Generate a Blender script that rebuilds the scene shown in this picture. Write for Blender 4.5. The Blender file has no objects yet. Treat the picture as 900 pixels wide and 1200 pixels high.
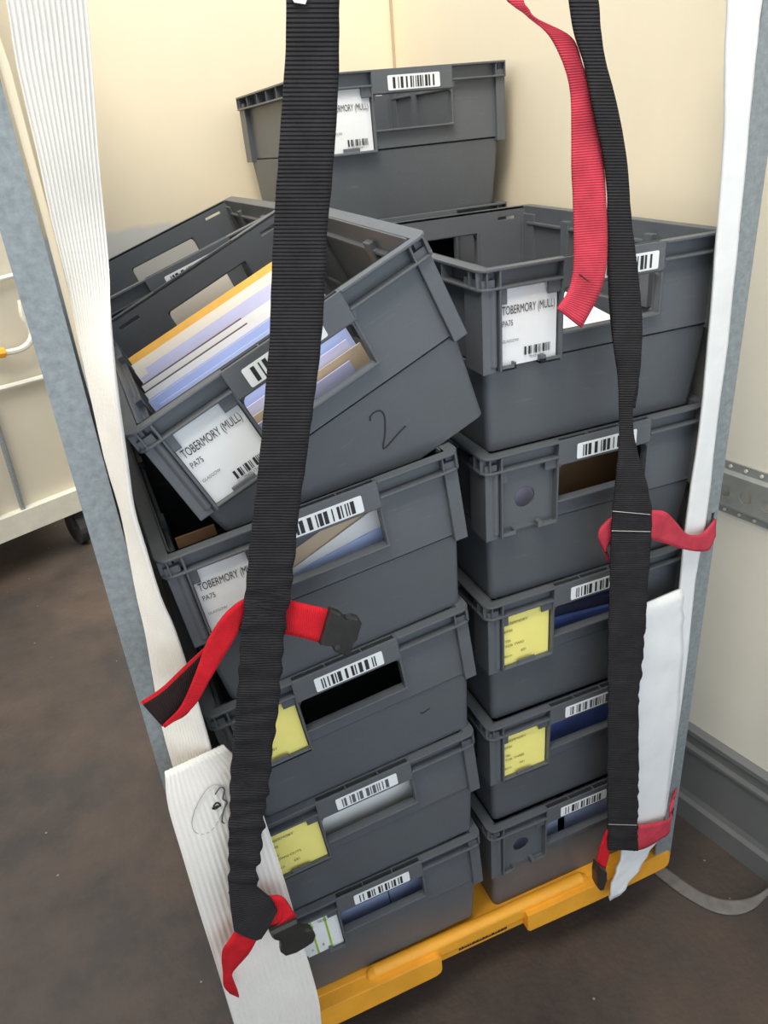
import bpy, bmesh, math, random
import numpy as np
from mathutils import Matrix, Vector, Euler
random.seed(7)
S = bpy.context.scene
COL = S.collection

# ------------------------------------------------------------------ camera
CH = 1.55                                   # eye height above the van floor
F = 908.7                                   # focal length in pixels of a 900x1200 frame
RC = np.array([[0.92193459, -0.379422, -0.07794582],
               [-0.24184989, -0.40667414, -0.88097944],
               [0.30256443, 0.83105661, -0.46669013]])     # rows: right, down, forward
cam_d = bpy.data.cameras.new('camera')
cam = bpy.data.objects.new('camera', cam_d)
COL.objects.link(cam)
cam_d.sensor_fit = 'VERTICAL'
cam_d.sensor_height = 36.0
cam_d.lens = 36.0 * F / 1200.0
cam_d.clip_start = 0.02
m3 = Matrix((RC[0], -RC[1], -RC[2])).transposed()
cam.matrix_world = Matrix.Translation((0, 0, CH)) @ m3.to_4x4()
S.camera = cam

# ------------------------------------------------------------------ light
W = bpy.data.worlds.new('sky')
S.world = W
W.use_nodes = True
bg = W.node_tree.nodes['Background']
bg.inputs[0].default_value = (0.79, 0.895, 1.0, 1)
bg.inputs[1].default_value = 1.75
sun_d = bpy.data.lights.new('sun_offscreen', 'SUN')
sun_d.energy = 3.9
sun_d.angle = math.radians(35)
sun_d.color = (1.0, 0.90, 0.74)
sun = bpy.data.objects.new('sun_offscreen', sun_d)
COL.objects.link(sun)
sun.rotation_euler = Vector((0.36, 0.47, -1.0)).to_track_quat('-Z', 'Y').to_euler()
S.view_settings.view_transform = 'Standard'
S.view_settings.look = 'None'
S.view_settings.gamma = 1.0
S.view_settings.use_curve_mapping = False
S.view_settings.exposure = 0.0


def ray(px, py):
    return RC.T @ np.array([px - 450.0, py - 600.0, F])


def atY(px, py, y):
    d = ray(px, py)
    p = d * (y / d[1])
    return Vector((p[0], p[1], p[2] + CH))


def atZ(px, py, z):
    d = ray(px, py)
    p = d * ((z - CH) / d[2])
    return Vector((p[0], p[1], p[2] + CH))


def onplane(px, py, o, n):
    d = Vector(ray(px, py))
    c = Vector((0, 0, CH))
    return c + d * ((o - c).dot(n) / d.dot(n))


# ------------------------------------------------------------------ materials
def lin(r, g, b):
    f = lambda c: ((c / 255 + 0.055) / 1.055) ** 2.4 if c > 10 else c / 255 / 12.92
    return (f(r), f(g), f(b), 1)


MATS = {}


def mat(name, col, rough=0.5, spec=0.5, metal=0.0, var=0.12, scale=8.0, bump=0.0, bscale=60.0, col2=None,
        bevel=0.0, translucent=0.0, stretch=(1, 1, 1)):
    if name in MATS:
        return MATS[name]
    m = bpy.data.materials.new(name)
    m.use_nodes = True
    nt = m.node_tree
    b = nt.nodes['Principled BSDF']
    b.inputs['Roughness'].default_value = rough
    b.inputs['Metallic'].default_value = metal
    b.inputs['Specular IOR Level'].default_value = spec
    tc = nt.nodes.new('ShaderNodeTexCoord')
    mp = nt.nodes.new('ShaderNodeMapping')
    mp.inputs['Scale'].default_value = stretch
    nt.links.new(tc.outputs['Object'], mp.inputs[0])
    nz = nt.nodes.new('ShaderNodeTexNoise')
    nz.inputs['Scale'].default_value = scale
    nz.inputs['Detail'].default_value = 6
    nz.inputs['Roughness'].default_value = 0.65
    nt.links.new(mp.outputs[0], nz.inputs['Vector'])
    rp = nt.nodes.new('ShaderNodeValToRGB')
    c2 = col2 or tuple(min(1, c * (1 + var)) for c in col[:3]) + (1,)
    c1 = col if col2 else tuple(c * (1 - var) for c in col[:3]) + (1,)
    rp.color_ramp.elements[0].position = 0.3
    rp.color_ramp.elements[0].color = c1
    rp.color_ramp.elements[1].position = 0.7
    rp.color_ramp.elements[1].color = c2
    nt.links.new(nz.outputs['Fac'], rp.inputs[0])
    nt.links.new(rp.outputs[0], b.inputs['Base Color'])
    nrm = None
    if bevel:
        bv = nt.nodes.new('ShaderNodeBevel')
        bv.samples = 4
        bv.inputs['Radius'].default_value = bevel
        nrm = bv.outputs[0]
    if bump:
        n2 = nt.nodes.new('ShaderNodeTexNoise')
        n2.inputs['Scale'].default_value = bscale
        n2.inputs['Detail'].default_value = 4
        nt.links.new(mp.outputs[0], n2.inputs['Vector'])
        bp = nt.nodes.new('ShaderNodeBump')
        bp.inputs['Strength'].default_value = bump
        bp.inputs['Distance'].default_value = 0.01
        nt.links.new(n2.outputs['Fac'], bp.inputs['Height'])
        if nrm:
            nt.links.new(nrm, bp.inputs['Normal'])
        nrm = bp.outputs[0]
    if nrm:
        nt.links.new(nrm, b.inputs['Normal'])
    MATS[name] = m
    return m


def plastic_mat(name, col):
    """grey tray plastic: faint scuffs and dust on top of a uniform colour"""
    m = mat(name, col, rough=0.42, spec=0.5, var=0.10, scale=5.0, bump=0.05, bscale=260.0, bevel=0.0022)
    nt = m.node_tree
    b = nt.nodes['Principled BSDF']
    src = b.inputs['Base Color'].links[0].from_socket
    tc = [n for n in nt.nodes if n.type == 'TEX_COORD'][0]
    mp = nt.nodes.new('ShaderNodeMapping')
    mp.inputs['Rotation'].default_value = (0.3, 0.5, 0.4)
    mp.inputs['Scale'].default_value = (6, 6, 60)
    nt.links.new(tc.outputs['Object'], mp.inputs[0])
    nz = nt.nodes.new('ShaderNodeTexNoise')
    nz.inputs['Scale'].default_value = 3.0
    nz.inputs['Detail'].default_value = 8
    nz.inputs['Roughness'].default_value = 0.75
    nt.links.new(mp.outputs[0], nz.inputs['Vector'])
    rp = nt.nodes.new('ShaderNodeValToRGB')
    rp.color_ramp.elements[0].position = 0.60
    rp.color_ramp.elements[0].color = (0, 0, 0, 1)
    rp.color_ramp.elements[1].position = 0.78
    rp.color_ramp.elements[1].color = (0.35, 0.35, 0.35, 1)
    nt.links.new(nz.outputs['Fac'], rp.inputs[0])
    mx = nt.nodes.new('ShaderNodeMixRGB')
    mx.inputs[2].default_value = (0.30, 0.31, 0.32, 1)
    nt.links.new(rp.outputs[0], mx.inputs[0])
    nt.links.new(src, mx.inputs[1])
    nt.links.new(mx.outputs[0], b.inputs['Base Color'])
    return m


def webbing_mat(name, col, pitch, border=None, strength=0.9, rough=0.85):
    """woven webbing: cross ribs along the strap (UV v is metres of length, u runs 0..1 across)"""
    m = bpy.data.materials.new(name)
    m.use_nodes = True
    nt = m.node_tree
    b = nt.nodes['Principled BSDF']
    b.inputs['Roughness'].default_value = rough
    b.inputs['Specular IOR Level'].default_value = 0.25
    uv = nt.nodes.new('ShaderNodeUVMap')
    sp = nt.nodes.new('ShaderNodeSeparateXYZ')
    nt.links.new(uv.outputs[0], sp.inputs[0])
    mul = nt.nodes.new('ShaderNodeMath')
    mul.operation = 'MULTIPLY'
    mul.inputs[1].default_value = 2 * math.pi / pitch
    nt.links.new(sp.outputs['Y'], mul.inputs[0])
    sn = nt.nodes.new('ShaderNodeMath')
    sn.operation = 'SINE'
    nt.links.new(mul.outputs[0], sn.inputs[0])
    nz = nt.nodes.new('ShaderNodeTexNoise')
    nz.inputs['Scale'].default_value = 40
    nz.inputs['Detail'].default_value = 5
    tc = nt.nodes.new('ShaderNodeTexCoord')
    nt.links.new(tc.outputs['Object'], nz.inputs['Vector'])
    ad = nt.nodes.new('ShaderNodeMath')
    ad.operation = 'ADD'
    nt.links.new(sn.outputs[0], ad.inputs[0])
    nt.links.new(nz.outputs['Fac'], ad.inputs[1])
    bp = nt.nodes.new('ShaderNodeBump')
    bp.inputs['Strength'].default_value = strength
    bp.inputs['Distance'].default_value = pitch * 0.28
    nt.links.new(ad.outputs[0], bp.inputs['Height'])
    nt.links.new(bp.outputs[0], b.inputs['Normal'])
    rp = nt.nodes.new('ShaderNodeValToRGB')
    rp.color_ramp.elements[0].position = 0.2
    rp.color_ramp.elements[0].color = tuple(c * 0.72 for c in col[:3]) + (1,)
    rp.color_ramp.elements[1].position = 0.8
    rp.color_ramp.elements[1].color = tuple(c * 1.25 for c in col[:3]) + (1,)
    nt.links.new(nz.outputs['Fac'], rp.inputs[0])
    out = rp.outputs[0]
    if border:
        w = nt.nodes.new('ShaderNodeMath')
        w.operation = 'SUBTRACT'
        w.inputs[1].default_value = 0.5
        nt.links.new(sp.outputs['X'], w.inputs[0])
        a = nt.nodes.new('ShaderNodeMath')
        a.operation = 'ABSOLUTE'
        nt.links.new(w.outputs[0], a.inputs[0])
        g = nt.nodes.new('ShaderNodeMath')
        g.operation = 'GREATER_THAN'
        g.inputs[1].default_value = 0.42
        nt.links.new(a.outputs[0], g.inputs[0])
        mx = nt.nodes.new('ShaderNodeMixRGB')
        nt.links.new(g.outputs[0], mx.inputs[0])
        nt.links.new(out, mx.inputs[1])
        mx.inputs[2].default_value = border
        out = mx.outputs[0]
    nt.links.new(out, b.inputs['Base Color'])
    MATS[name] = m
    return m


PL = plastic_mat('tray_plastic', (0.096, 0.105, 0.118, 1))
M_CREAM = mat('cream_panel', (0.87, 0.76, 0.57, 1), rough=0.55, var=0.05, scale=1.6, bump=0.03, bscale=30, stretch=(1, 1, 0.3))
M_WHITE = mat('white_fluted_plastic', (0.84, 0.80, 0.75, 1), rough=0.5, var=0.07, scale=6, bump=0.05, bscale=40)
M_WHITE2 = mat('white_painted_plastic', (0.80, 0.81, 0.82, 1), rough=0.5, var=0.05, scale=9, bump=0.25, bscale=22)
M_STEEL = mat('galvanised_steel', (0.27, 0.30, 0.315, 1), rough=0.5, metal=0.35, var=0.22, scale=110, bump=0.08, bscale=90)
M_YEL = mat('yellow_base_plastic', (0.86, 0.385, 0.030, 1), rough=0.45, var=0.14, scale=9, bump=0.05, bscale=60, bevel=0.004)
M_PAPER = mat('white_paper', (0.80, 0.80, 0.80, 1), rough=0.8, var=0.03, scale=10)
M_PAPERC = mat('cream_paper', (0.80, 0.73, 0.64, 1), rough=0.8, var=0.04, scale=10)
M_PAPERB = mat('pale_blue_paper', (0.44, 0.53, 0.85, 1), rough=0.8, var=0.06, scale=9)
M_PAPERL = mat('lavender_paper', (0.56, 0.56, 0.78, 1), rough=0.8, var=0.06, scale=9)
M_PAPERM = mat('maroon_edged_paper', (0.16, 0.09, 0.10, 1), rough=0.8)
M_KRAFT = mat('kraft_paper', (0.34, 0.19, 0.09, 1), rough=0.85, var=0.12, scale=14)
M_TAN = mat('tan_paper', (0.55, 0.43, 0.30, 1), rough=0.85, var=0.08, scale=14)
M_PAD = mat('gold_padded_paper', (0.80, 0.44, 0.08, 1), rough=0.7, var=0.08, scale=20, bump=0.15, bscale=60)
M_BLUE = mat('blue_paper', (0.10, 0.16, 0.50, 1), rough=0.7, var=0.2, scale=12)
M_DARKP = mat('dark_printed_paper', (0.04, 0.045, 0.09, 1), rough=0.5, var=0.3, scale=20)
M_LABELW = mat('label_white_card', (0.80, 0.81, 0.83, 1), rough=0.75, var=0.02, scale=12)
M_LABELY = mat('label_yellow_card', (0.92, 0.82, 0.24, 1), rough=0.75, var=0.03, scale=12)
M_STICK = mat('sticker_white', (0.80, 0.82, 0.84, 1), rough=0.35, var=0.02)
M_INK = mat('ink', (0.018, 0.018, 0.022, 1), rough=0.6, var=0.2, scale=40)
M_INKG = mat('grey_ink', (0.10, 0.10, 0.12, 1), rough=0.6)
M_INKY = mat('olive_ink', (0.16, 0.13, 0.03, 1), rough=0.7)
M_GREEN = mat('green_ink', (0.33, 0.50, 0.03, 1), rough=0.7)
M_BLACK = webbing_mat('black_webbing', (0.030, 0.028, 0.031, 1), 0.0033, strength=1.0)
M_RED = webbing_mat('red_webbing', (0.60, 0.012, 0.022, 1), 0.0022, strength=0.5)
M_RED2 = webbing_mat('faded_red_webbing', (0.57, 0.050, 0.080, 1), 0.0026, strength=0.5)
M_REDB = webbing_mat('black_backed_red_webbing', (0.03, 0.016, 0.018, 1), 0.0026, border=(0.60, 0.012, 0.022, 1))
M_GREYW = webbing_mat('grey_webbing', (0.19, 0.175, 0.165, 1), 0.003, strength=0.3)
M_BUCK = mat('black_buckle_plastic', (0.022, 0.021, 0.020, 1), rough=0.42, var=0.3, scale=50, bevel=0.0015)
M_THREAD = mat('pale_thread', (0.55, 0.50, 0.48, 1), rough=0.8)
M_FLOOR = mat('van_floor', (0.040, 0.032, 0.030, 1), rough=0.6, scale=2.2, bump=0.15, bscale=70, col2=(0.062, 0.051, 0.047, 1))


def floor_dust(m):
    """brown road dust trodden in patches into the dark floor, with pale specks"""
    nt = m.node_tree
    b = nt.nodes['Principled BSDF']
    src = b.inputs['Base Color'].links[0].from_socket
    tc = [n for n in nt.nodes if n.type == 'TEX_COORD'][0]
    nz = nt.nodes.new('ShaderNodeTexNoise')
    nz.inputs['Scale'].default_value = 2.6
    nz.inputs['Detail'].default_value = 9
    nz.inputs['Roughness'].default_value = 0.7
    nt.links.new(tc.outputs['Object'], nz.inputs['Vector'])
    mr = nt.nodes.new('ShaderNodeMapRange')
    mr.inputs['From Min'].default_value = 0.40
    mr.inputs['From Max'].default_value = 0.72
    nt.links.new(nz.outputs['Fac'], mr.inputs['Value'])
    mx = nt.nodes.new('ShaderNodeMixRGB')
    mx.inputs[2].default_value = (0.120, 0.082, 0.062, 1)
    nt.links.new(mr.outputs[0], mx.inputs[0])
    nt.links.new(src, mx.inputs[1])
    vo = nt.nodes.new('ShaderNodeTexVoronoi')
    vo.inputs['Scale'].default_value = 14
    nt.links.new(tc.outputs['Object'], vo.inputs['Vector'])
    lt = nt.nodes.new('ShaderNodeMath')
    lt.operation = 'LESS_THAN'
    lt.inputs[1].default_value = 0.035
    nt.links.new(vo.outputs['Distance'], lt.inputs[0])
    m2 = nt.nodes.new('ShaderNodeMixRGB')
    m2.inputs[2].default_value = (0.32, 0.28, 0.24, 1)
    nt.links.new(lt.outputs[0], m2.inputs[0])
    nt.links.new(mx.outputs[0], m2.inputs[1])
    nt.links.new(m2.outputs[0], b.inputs['Base Color'])


floor_dust(M_FLOOR)
M_WALL = mat('van_wall', (0.80, 0.77, 0.69, 1), rough=0.5, var=0.04, scale=2.0)
M_SKIRT = mat('van_skirting', (0.16, 0.165, 0.17, 1), rough=0.45, var=0.08, scale=5, bevel=0.003)
M_RAIL = mat('rail_zinc', (0.33, 0.35, 0.35, 1), rough=0.42, metal=0.4, var=0.15, scale=20)
M_RUB = mat('rubber_tyre', (0.035, 0.035, 0.036, 1), rough=0.7, var=0.3, scale=30)
M_BGCREAM = mat('far_panel', (0.62, 0.57, 0.47, 1), rough=0.55, var=0.05, scale=2)
M_WIRE = mat('white_coated_wire', (0.72, 0.70, 0.62, 1), rough=0.4, var=0.08, scale=20)


def panel_scuff(m):
    """the panel's lower part is worn to a pale grey, with a ragged upper edge"""
    nt = m.node_tree
    b = nt.nodes['Principled BSDF']
    src = b.inputs['Base Color'].links[0].from_socket
    tc = [n for n in nt.nodes if n.type == 'TEX_COORD'][0]
    sp = nt.nodes.new('ShaderNodeSeparateXYZ')
    nt.links.new(tc.outputs['Object'], sp.inputs[0])
    nz = nt.nodes.new('ShaderNodeTexNoise')
    nz.inputs['Scale'].default_value = 9
    nz.inputs['Detail'].default_value = 8
    nt.links.new(tc.outputs['Object'], nz.inputs['Vector'])
    ma = nt.nodes.new('ShaderNodeMath')
    ma.operation = 'MULTIPLY_ADD'
    ma.inputs[1].default_value = 0.06
    nt.links.new(nz.outputs['Fac'], ma.inputs[0])
    nt.links.new(sp.outputs['Z'], ma.inputs[2])
    mr = nt.nodes.new('ShaderNodeMapRange')
    mr.inputs['From Min'].default_value = SCUFF_Z + 0.036
    mr.inputs['From Max'].default_value = SCUFF_Z + 0.024
    nt.links.new(ma.outputs[0], mr.inputs['Value'])
    mx = nt.nodes.new('ShaderNodeMixRGB')
    mx.inputs[2].default_value = (0.66, 0.65, 0.62, 1)
    nt.links.new(mr.outputs[0], mx.inputs[0])
    nt.links.new(src, mx.inputs[1])
    nt.links.new(mx.outputs[0], b.inputs['Base Color'])


SCUFF_Z = CH - 0.205
panel_scuff(M_CREAM)


# ------------------------------------------------------------------ mesh helpers
class MB:
    def __init__(s):
        s.v = []
        s.f = []
        s.uv = None

    def add(s, vs, fs):
        k = len(s.v)
        s.v += [tuple(v) for v in vs]
        s.f += [tuple(i + k for i in f) for f in fs]

    def box(s, x0, x1, y0, y1, z0, z1, M=None):
        vs = [(x, y, z) for x in (x0, x1) for y in (y0, y1) for z in (z0, z1)]
        if M is not None:
            vs = [M @ Vector(v) for v in vs]
        s.add(vs, [(0, 1, 3, 2), (4, 6, 7, 5), (0, 4, 5, 1), (2, 3, 7, 6), (0, 2, 6, 4), (1, 5, 7, 3)])

    def prism(s, pts, d0, d1):
        """pts: list of 3D points (planar loop), d0/d1 offset vectors"""
        n = len(pts)
        a = [Vector(p) + Vector(d0) for p in pts]
        b = [Vector(p) + Vector(d1) for p in pts]
        s.add(a + b, [tuple(range(n))[::-1], tuple(range(n, 2 * n))] +
              [(i, (i + 1) % n, n + (i + 1) % n, n + i) for i in range(n)])

    def tube(s, pts, r, n=8, cap=True):
        pts = [Vector(p) for p in pts]
        rings = []
        up = None
        for i, p in enumerate(pts):
            t = (pts[min(i + 1, len(pts) - 1)] - pts[max(i - 1, 0)]).normalized()
            if up is None:
                up = t.orthogonal().normalized()
            up = (up - t * up.dot(t)).normalized()
            w = t.cross(up)
            rings.append([p + (up * math.cos(a) + w * math.sin(a)) * r for a in [2 * math.pi * k / n for k in range(n)]])
        vs = [v for rg in rings for v in rg]
        fs = []
        for i in range(len(rings) - 1):
            for k in range(n):
                fs.append((i * n + k, i * n + (k + 1) % n, (i + 1) * n + (k + 1) % n, (i + 1) * n + k))
        if cap:
            fs.append(tuple(range(n))[::-1])
            fs.append(tuple(range((len(rings) - 1) * n, len(rings) * n)))
        s.add(vs, fs)

    def ring(s, outer, inner, z0, z1, skip=()):
        n = len(outer)
        vs = [(p[0], p[1], z1) for p in outer] + [(p[0], p[1], z1) for p in inner] + \
             [(p[0], p[1], z0) for p in outer] + [(p[0], p[1], z0) for p in inner]
        fs = []
        for i in range(n):
            if i in skip:
                continue
            j = (i + 1) % n
            fs += [(i, j, n + j, n + i), (2 * n + j, 2 * n + i, 3 * n + i, 3 * n + j),
                   (j, i, 2 * n + i, 2 * n + j), (n + i, n + j, 3 * n + j, 3 * n + i)]
            if (i - 1) % n in skip:
                fs.append((i, n + i, 3 * n + i, 2 * n + i))
            if j in skip or (i + 1) % n in skip:
                fs.append((j, 2 * n + j, 3 * n + j, n + j))
        s.add(vs, fs)

    def loft(s, rings, cap0=False, cap1=False):
        n = len(rings[0])
        vs = [p for r in rings for p in r]
        fs = []
        for i in range(len(rings) - 1):
            for k in range(n):
                fs.append((i * n + k, i * n + (k + 1) % n, (i + 1) * n + (k + 1) % n, (i + 1) * n + k))
        if cap0:
            fs.append(tuple(range(n))[::-1])
        if cap1:
            fs.append(tuple(range((len(rings) - 1) * n, len(rings) * n)))
        s.add(vs, fs)

    def gridwall(s, us, vs_, holes, fn, t0, t1):
        """solid plate in (u,v) with rectangular holes; fn(u,v,t)->point"""
        us = sorted(set([round(u, 5) for u in us] + [round(h[i], 5) for h in holes for i in (0, 1)]))
        vv = sorted(set([round(u, 5) for u in vs_] + [round(h[i], 5) for h in holes for i in (2, 3)]))
        def hole(i, j):
            if i < 0 or j < 0 or i >= len(us) - 1 or j >= len(vv) - 1:
                return True
            cu, cv = (us[i] + us[i + 1]) / 2, (vv[j] + vv[j + 1]) / 2
            return any(h[0] < cu < h[1] and h[2] < cv < h[3] for h in holes)
        def wall_at(i, j):
            """needs a side face: open neighbour, unless that hole is filled by a round-hole plate"""
            if not hole(i, j):
                return False
            if i < 0 or j < 0 or i >= len(us) - 1 or j >= len(vv) - 1:
                return True
            cu, cv = (us[i] + us[i + 1]) / 2, (vv[j] + vv[j + 1]) / 2
            return not any(len(h) > 4 and h[0] < cu < h[1] and h[2] < cv < h[3] for h in holes)
        for i in range(len(us) - 1):
            for j in range(len(vv) - 1):
                if hole(i, j):
                    continue
                a, b, c, d = us[i], us[i + 1], vv[j], vv[j + 1]
                P = [fn(a, c, t0), fn(b, c, t0), fn(b, d, t0), fn(a, d, t0), fn(a, c, t1), fn(b, c, t1), fn(b, d, t1), fn(a, d, t1)]
                fs = [(0, 1, 2, 3), (7, 6, 5, 4)]
                if wall_at(i - 1, j): fs.append((3, 7, 4, 0))
                if wall_at(i + 1, j): fs.append((1, 5, 6, 2))
                if wall_at(i, j - 1): fs.append((0, 4, 5, 1))
                if wall_at(i, j + 1): fs.append((2, 6, 7, 3))
                s.add(P, fs)

    def mesh(s, name, m, smooth=False, merge=True, offset=None):
        me = bpy.data.meshes.new(name)
        vs = s.v if offset is None else [(v[0] + offset[0], v[1] + offset[1], v[2] + offset[2]) for v in s.v]
        me.from_pydata(vs, [], s.f)
        if s.uv is not None:
            l = me.uv_layers.new(name='UVMap')
            for lp in me.loops:
                l.data[lp.index].uv = s.uv[lp.vertex_index]
        bm = bmesh.new()
        bm.from_mesh(me)
        if merge and s.uv is None:
            bmesh.ops.remove_doubles(bm, verts=bm.verts, dist=1e-6)
        bmesh.ops.recalc_face_normals(bm, faces=bm.faces)
        bm.to_mesh(me)
        bm.free()
        if smooth:
            me.polygons.foreach_set('use_smooth', [True] * len(me.polygons))
        if m is not None:
            me.materials.append(m)
        return me


def obj(name, me, parent=None, M=None):
    o = bpy.data.objects.new(name, me)
    COL.objects.link(o)
    if parent is not None:
        o.parent = parent
    if M is not None:
        o.matrix_local = M
    return o


def thing(name, label, cat, M=None, group=None, me=None):
    o = bpy.data.objects.new(name, me)
    COL.objects.link(o)
    if me is None:
        o.empty_display_size = 0.05
    if M is not None:
        o.matrix_world = M
    o['label'] = label
    o['category'] = cat
    if group:
        o['group'] = group
    return o


def struct(name, me, label=None, cat=None):
    o = obj(name, me)
    o['kind'] = 'structure'
    if label:
        o['label'] = label
        o['category'] = cat
    return o


_txt = {}


def text_mesh(s, size, xs=1.0, m=None, thick=0.0):
    key = (s, size, xs, m.name)
    if key in _txt:
        return _txt[key]
    cu = bpy.data.curves.new('lettering', 'FONT')
    cu.body = s
    cu.size = size
    cu.resolution_u = 3
    o = bpy.data.objects.new('lettering', cu)
    COL.objects.link(o)
    dg = bpy.context.evaluated_depsgraph_get()
    me = bpy.data.meshes.new_from_object(o.evaluated_get(dg))
    bpy.data.objects.remove(o)
    # text lies in XY; turn it to face -Y (XZ plane)
    me.transform(Matrix(((xs, 0, 0, 0), (0, 0, -1, 0), (0, 1, 0, 0), (0, 0, 0, 1))))
    me.materials.clear()
    me.materials.append(m)
    _txt[key] = me
    return me


# ------------------------------------------------------------------ the mail tray
HW, TD, TH = 0.19, 0.50, 0.2414
XA, XB, XC, XD, XW = -0.1618, -0.0743, 0.0776, 0.0747, -0.0716
ZR, ZF, ZT, ZB, ZC = 0.0218, 0.125, 0.036, 0.0904, 0.1203
OFF = (0, -TD / 2, TH)


def rrect(hw, y0, y1, r, n=4, splits=()):
    """rounded rectangle, counter-clockwise from the front edge; splits = x positions on front and back edge"""
    pts = []
    def corner(cx, cy, a0):
        for k in range(n + 1):
            a = a0 + (math.pi / 2) * k / n
            pts.append((cx + r * math.cos(a), cy + r * math.sin(a)))
    corner(-hw + r, y0 + r, math.pi)
    for x in splits:
        pts.append((x, y0))
    corner(hw - r, y0 + r, 1.5 * math.pi)
    corner(hw - r, y1 - r, 0)
    for x in splits:
        pts.append((-x, y1))
    corner(-hw + r, y1 - r, 0.5 * math.pi)
    return pts


def flip(x, y):
    return (-x, TD - y)


def tray_body():
    b = MB()
    wy = 0.0125
    th = 0.003
    holec = (-0.120, -0.076, 0.0155)          # round hole behind the label
    hs = 0.022
    holes = [(XW, XD, -ZB, -ZT), (-0.150, -0.115, -0.0190, -0.0140), (0.115, 0.150, -0.0190, -0.0140),
             (holec[0] - hs, holec[0] + hs, holec[1] - hs, holec[1] + hs, 1)]
    for side in (0, 1):
        def fn(u, v, t, side=side):
            x, y = u, wy + t
            if side:
                x, y = flip(x, y)
            return (x, y, v)
        b.gridwall([-0.174, 0.174], [-ZC, 0], [holes[0], holes[3]] if side == 0 else holes[:3], fn, 0, th)
        if side:
            continue
        n = 20
        sq = []
        ci = []
        for k in range(n):
            a = 2 * math.pi * k / n + math.pi / 4
            c_, s_ = math.cos(a), math.sin(a)
            q = hs / max(abs(c_), abs(s_))
            sq.append((holec[0] + c_ * q, holec[1] + s_ * q))
            ci.append((holec[0] + c_ * holec[2], holec[1] + s_ * holec[2]))
        vs = [fn(p[0], p[1], 0) for p in sq] + [fn(p[0], p[1], 0) for p in ci] + \
             [fn(p[0], p[1], th) for p in sq] + [fn(p[0], p[1], th) for p in ci]
        fs = []
        for k in range(n):
            j = (k + 1) % n
            fs += [(k, j, n + j, n + k), (2 * n + j, 2 * n + k, 3 * n + k, 3 * n + j), (n + k, n + j, 3 * n + j, 3 * n + k)]
        b.add(vs, fs)
    for s in (-1, 1):
        b.box(min(s * 0.171, s * 0.174), max(s * 0.171, s * 0.174), wy, TD - wy, -ZC, 0)
        # inner strengthening ribs of the side walls
        for y in (0.13, 0.34):
            b.box(min(s * 0.163, s * 0.172), max(s * 0.163, s * 0.172), y, y + 0.020, -ZC, -0.016)
        b.box(min(s * 0.165, s * 0.172), max(s * 0.165, s * 0.172), 0.03, TD - 0.03, -0.030, -0.026)
    # corner columns: wide above, stop at a step
    for sx in (-1, 1):
        for sy in (0, 1):
            x0, x1 = sorted((sx * 0.1665, sx * 0.1845))
            y0, y1 = (0.0055, 0.050) if sy == 0 else (TD - 0.050, TD - 0.0055)
            b.box(x0, x1, y0, y1, -0.127, -0.013)
    # rounded post beside the label holder
    for sd in (0, 1):
        cx, cy = -0.1690, 0.0085
        if sd:
            cx, cy = flip(cx, cy)
        b.tube([(cx, cy, -ZR), (cx, cy, -0.119)], 0.0058, 12)
    # lower body
    o0 = rrect(0.1700, 0.0195, TD - 0.0195, 0.008)
    o1 = rrect(0.1765, 0.0148, TD - 0.0148, 0.009)
    o2 = rrect(0.1675, 0.0270, TD - 0.0270, 0.010)
    i1 = rrect(0.1675, 0.0225, TD - 0.0225, 0.006)
    i2 = rrect(0.1635, 0.0300, TD - 0.0300, 0.008)
    z = lambda p, h: [(q[0], q[1], h) for q in p]
    ot = rrect(0.174, wy, TD - wy, 0.001)
    it = rrect(0.171, wy + th, TD - wy - th, 0.001)
    b.loft([z(it, -ZC + 0.001), z(ot, -ZC + 0.0005), z(ot, -ZC), z(o0, -ZC - 0.0002), z(o0, -ZC - 0.0022), z(o1, -ZC - 0.0024), z(o2, -TH), ], cap1=True)
    b.loft([z(it, -ZC + 0.001), z(i1, -ZC - 0.003), z(i2, -TH + 0.004)], cap1=True)
    return b.mesh('tray_body', PL, offset=OFF)


def tray_rim():
    b = MB()
    sp = (XB, XC)
    o = rrect(HW, 0, TD, 0.014, splits=sp)
    i = rrect(HW - 0.017, 0.0155, TD - 0.0155, 0.006, splits=sp)
    i2 = rrect(HW - 0.0165, 0.0135, TD - 0.0135, 0.006, splits=sp)
    n = 4
    fi = n + 1            # index of the first split on the front edge
    bi = (n + 1) + 2 + 2 * (n + 1)
    b.ring(o, i, -0.0032, 0, skip=(fi, bi))
    b.ring(o, i2, -ZR - 0.0030, -ZR, skip=(fi, bi))
    for sd in (0, 1):
        def bx(x0, x1, y0, y1, z0, z1):
            if sd:
                (x0, y0), (x1, y1) = flip(x0, y0), flip(x1, y1)
            b.box(min(x0, x1), max(x0, x1), min(y0, y1), max(y0, y1), z0, z1)
        for x in (-0.1800, 0.1640, 0.1820):
            bx(x, x + 0.0022, 0.001, 0.013, -ZR, -0.003)
        bx(XA - 0.0014, XA + 0.0014, 0.0004, 0.013, -ZR, -0.003)
        # inner bar of the pocket behind the central panel, and its two webs
        bx(XB, XC, 0.0122, 0.0155, -0.0032, 0)
        for x in (-0.026, 0.026):
            bx(x, x + 0.002, 0.003, 0.013, -0.020, -0.0005)
    for s in (-1, 1):
        for y in (0.010, 0.028, 0.10, 0.18, 0.25, 0.32, 0.40, 0.470, 0.488):
            x0, x1 = sorted((s * 0.173, s * 0.1892))
            b.box(x0, x1, y, y + 0.0022, -ZR, -0.003)
    return b.mesh('tray_rim', PL, offset=OFF)


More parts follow.
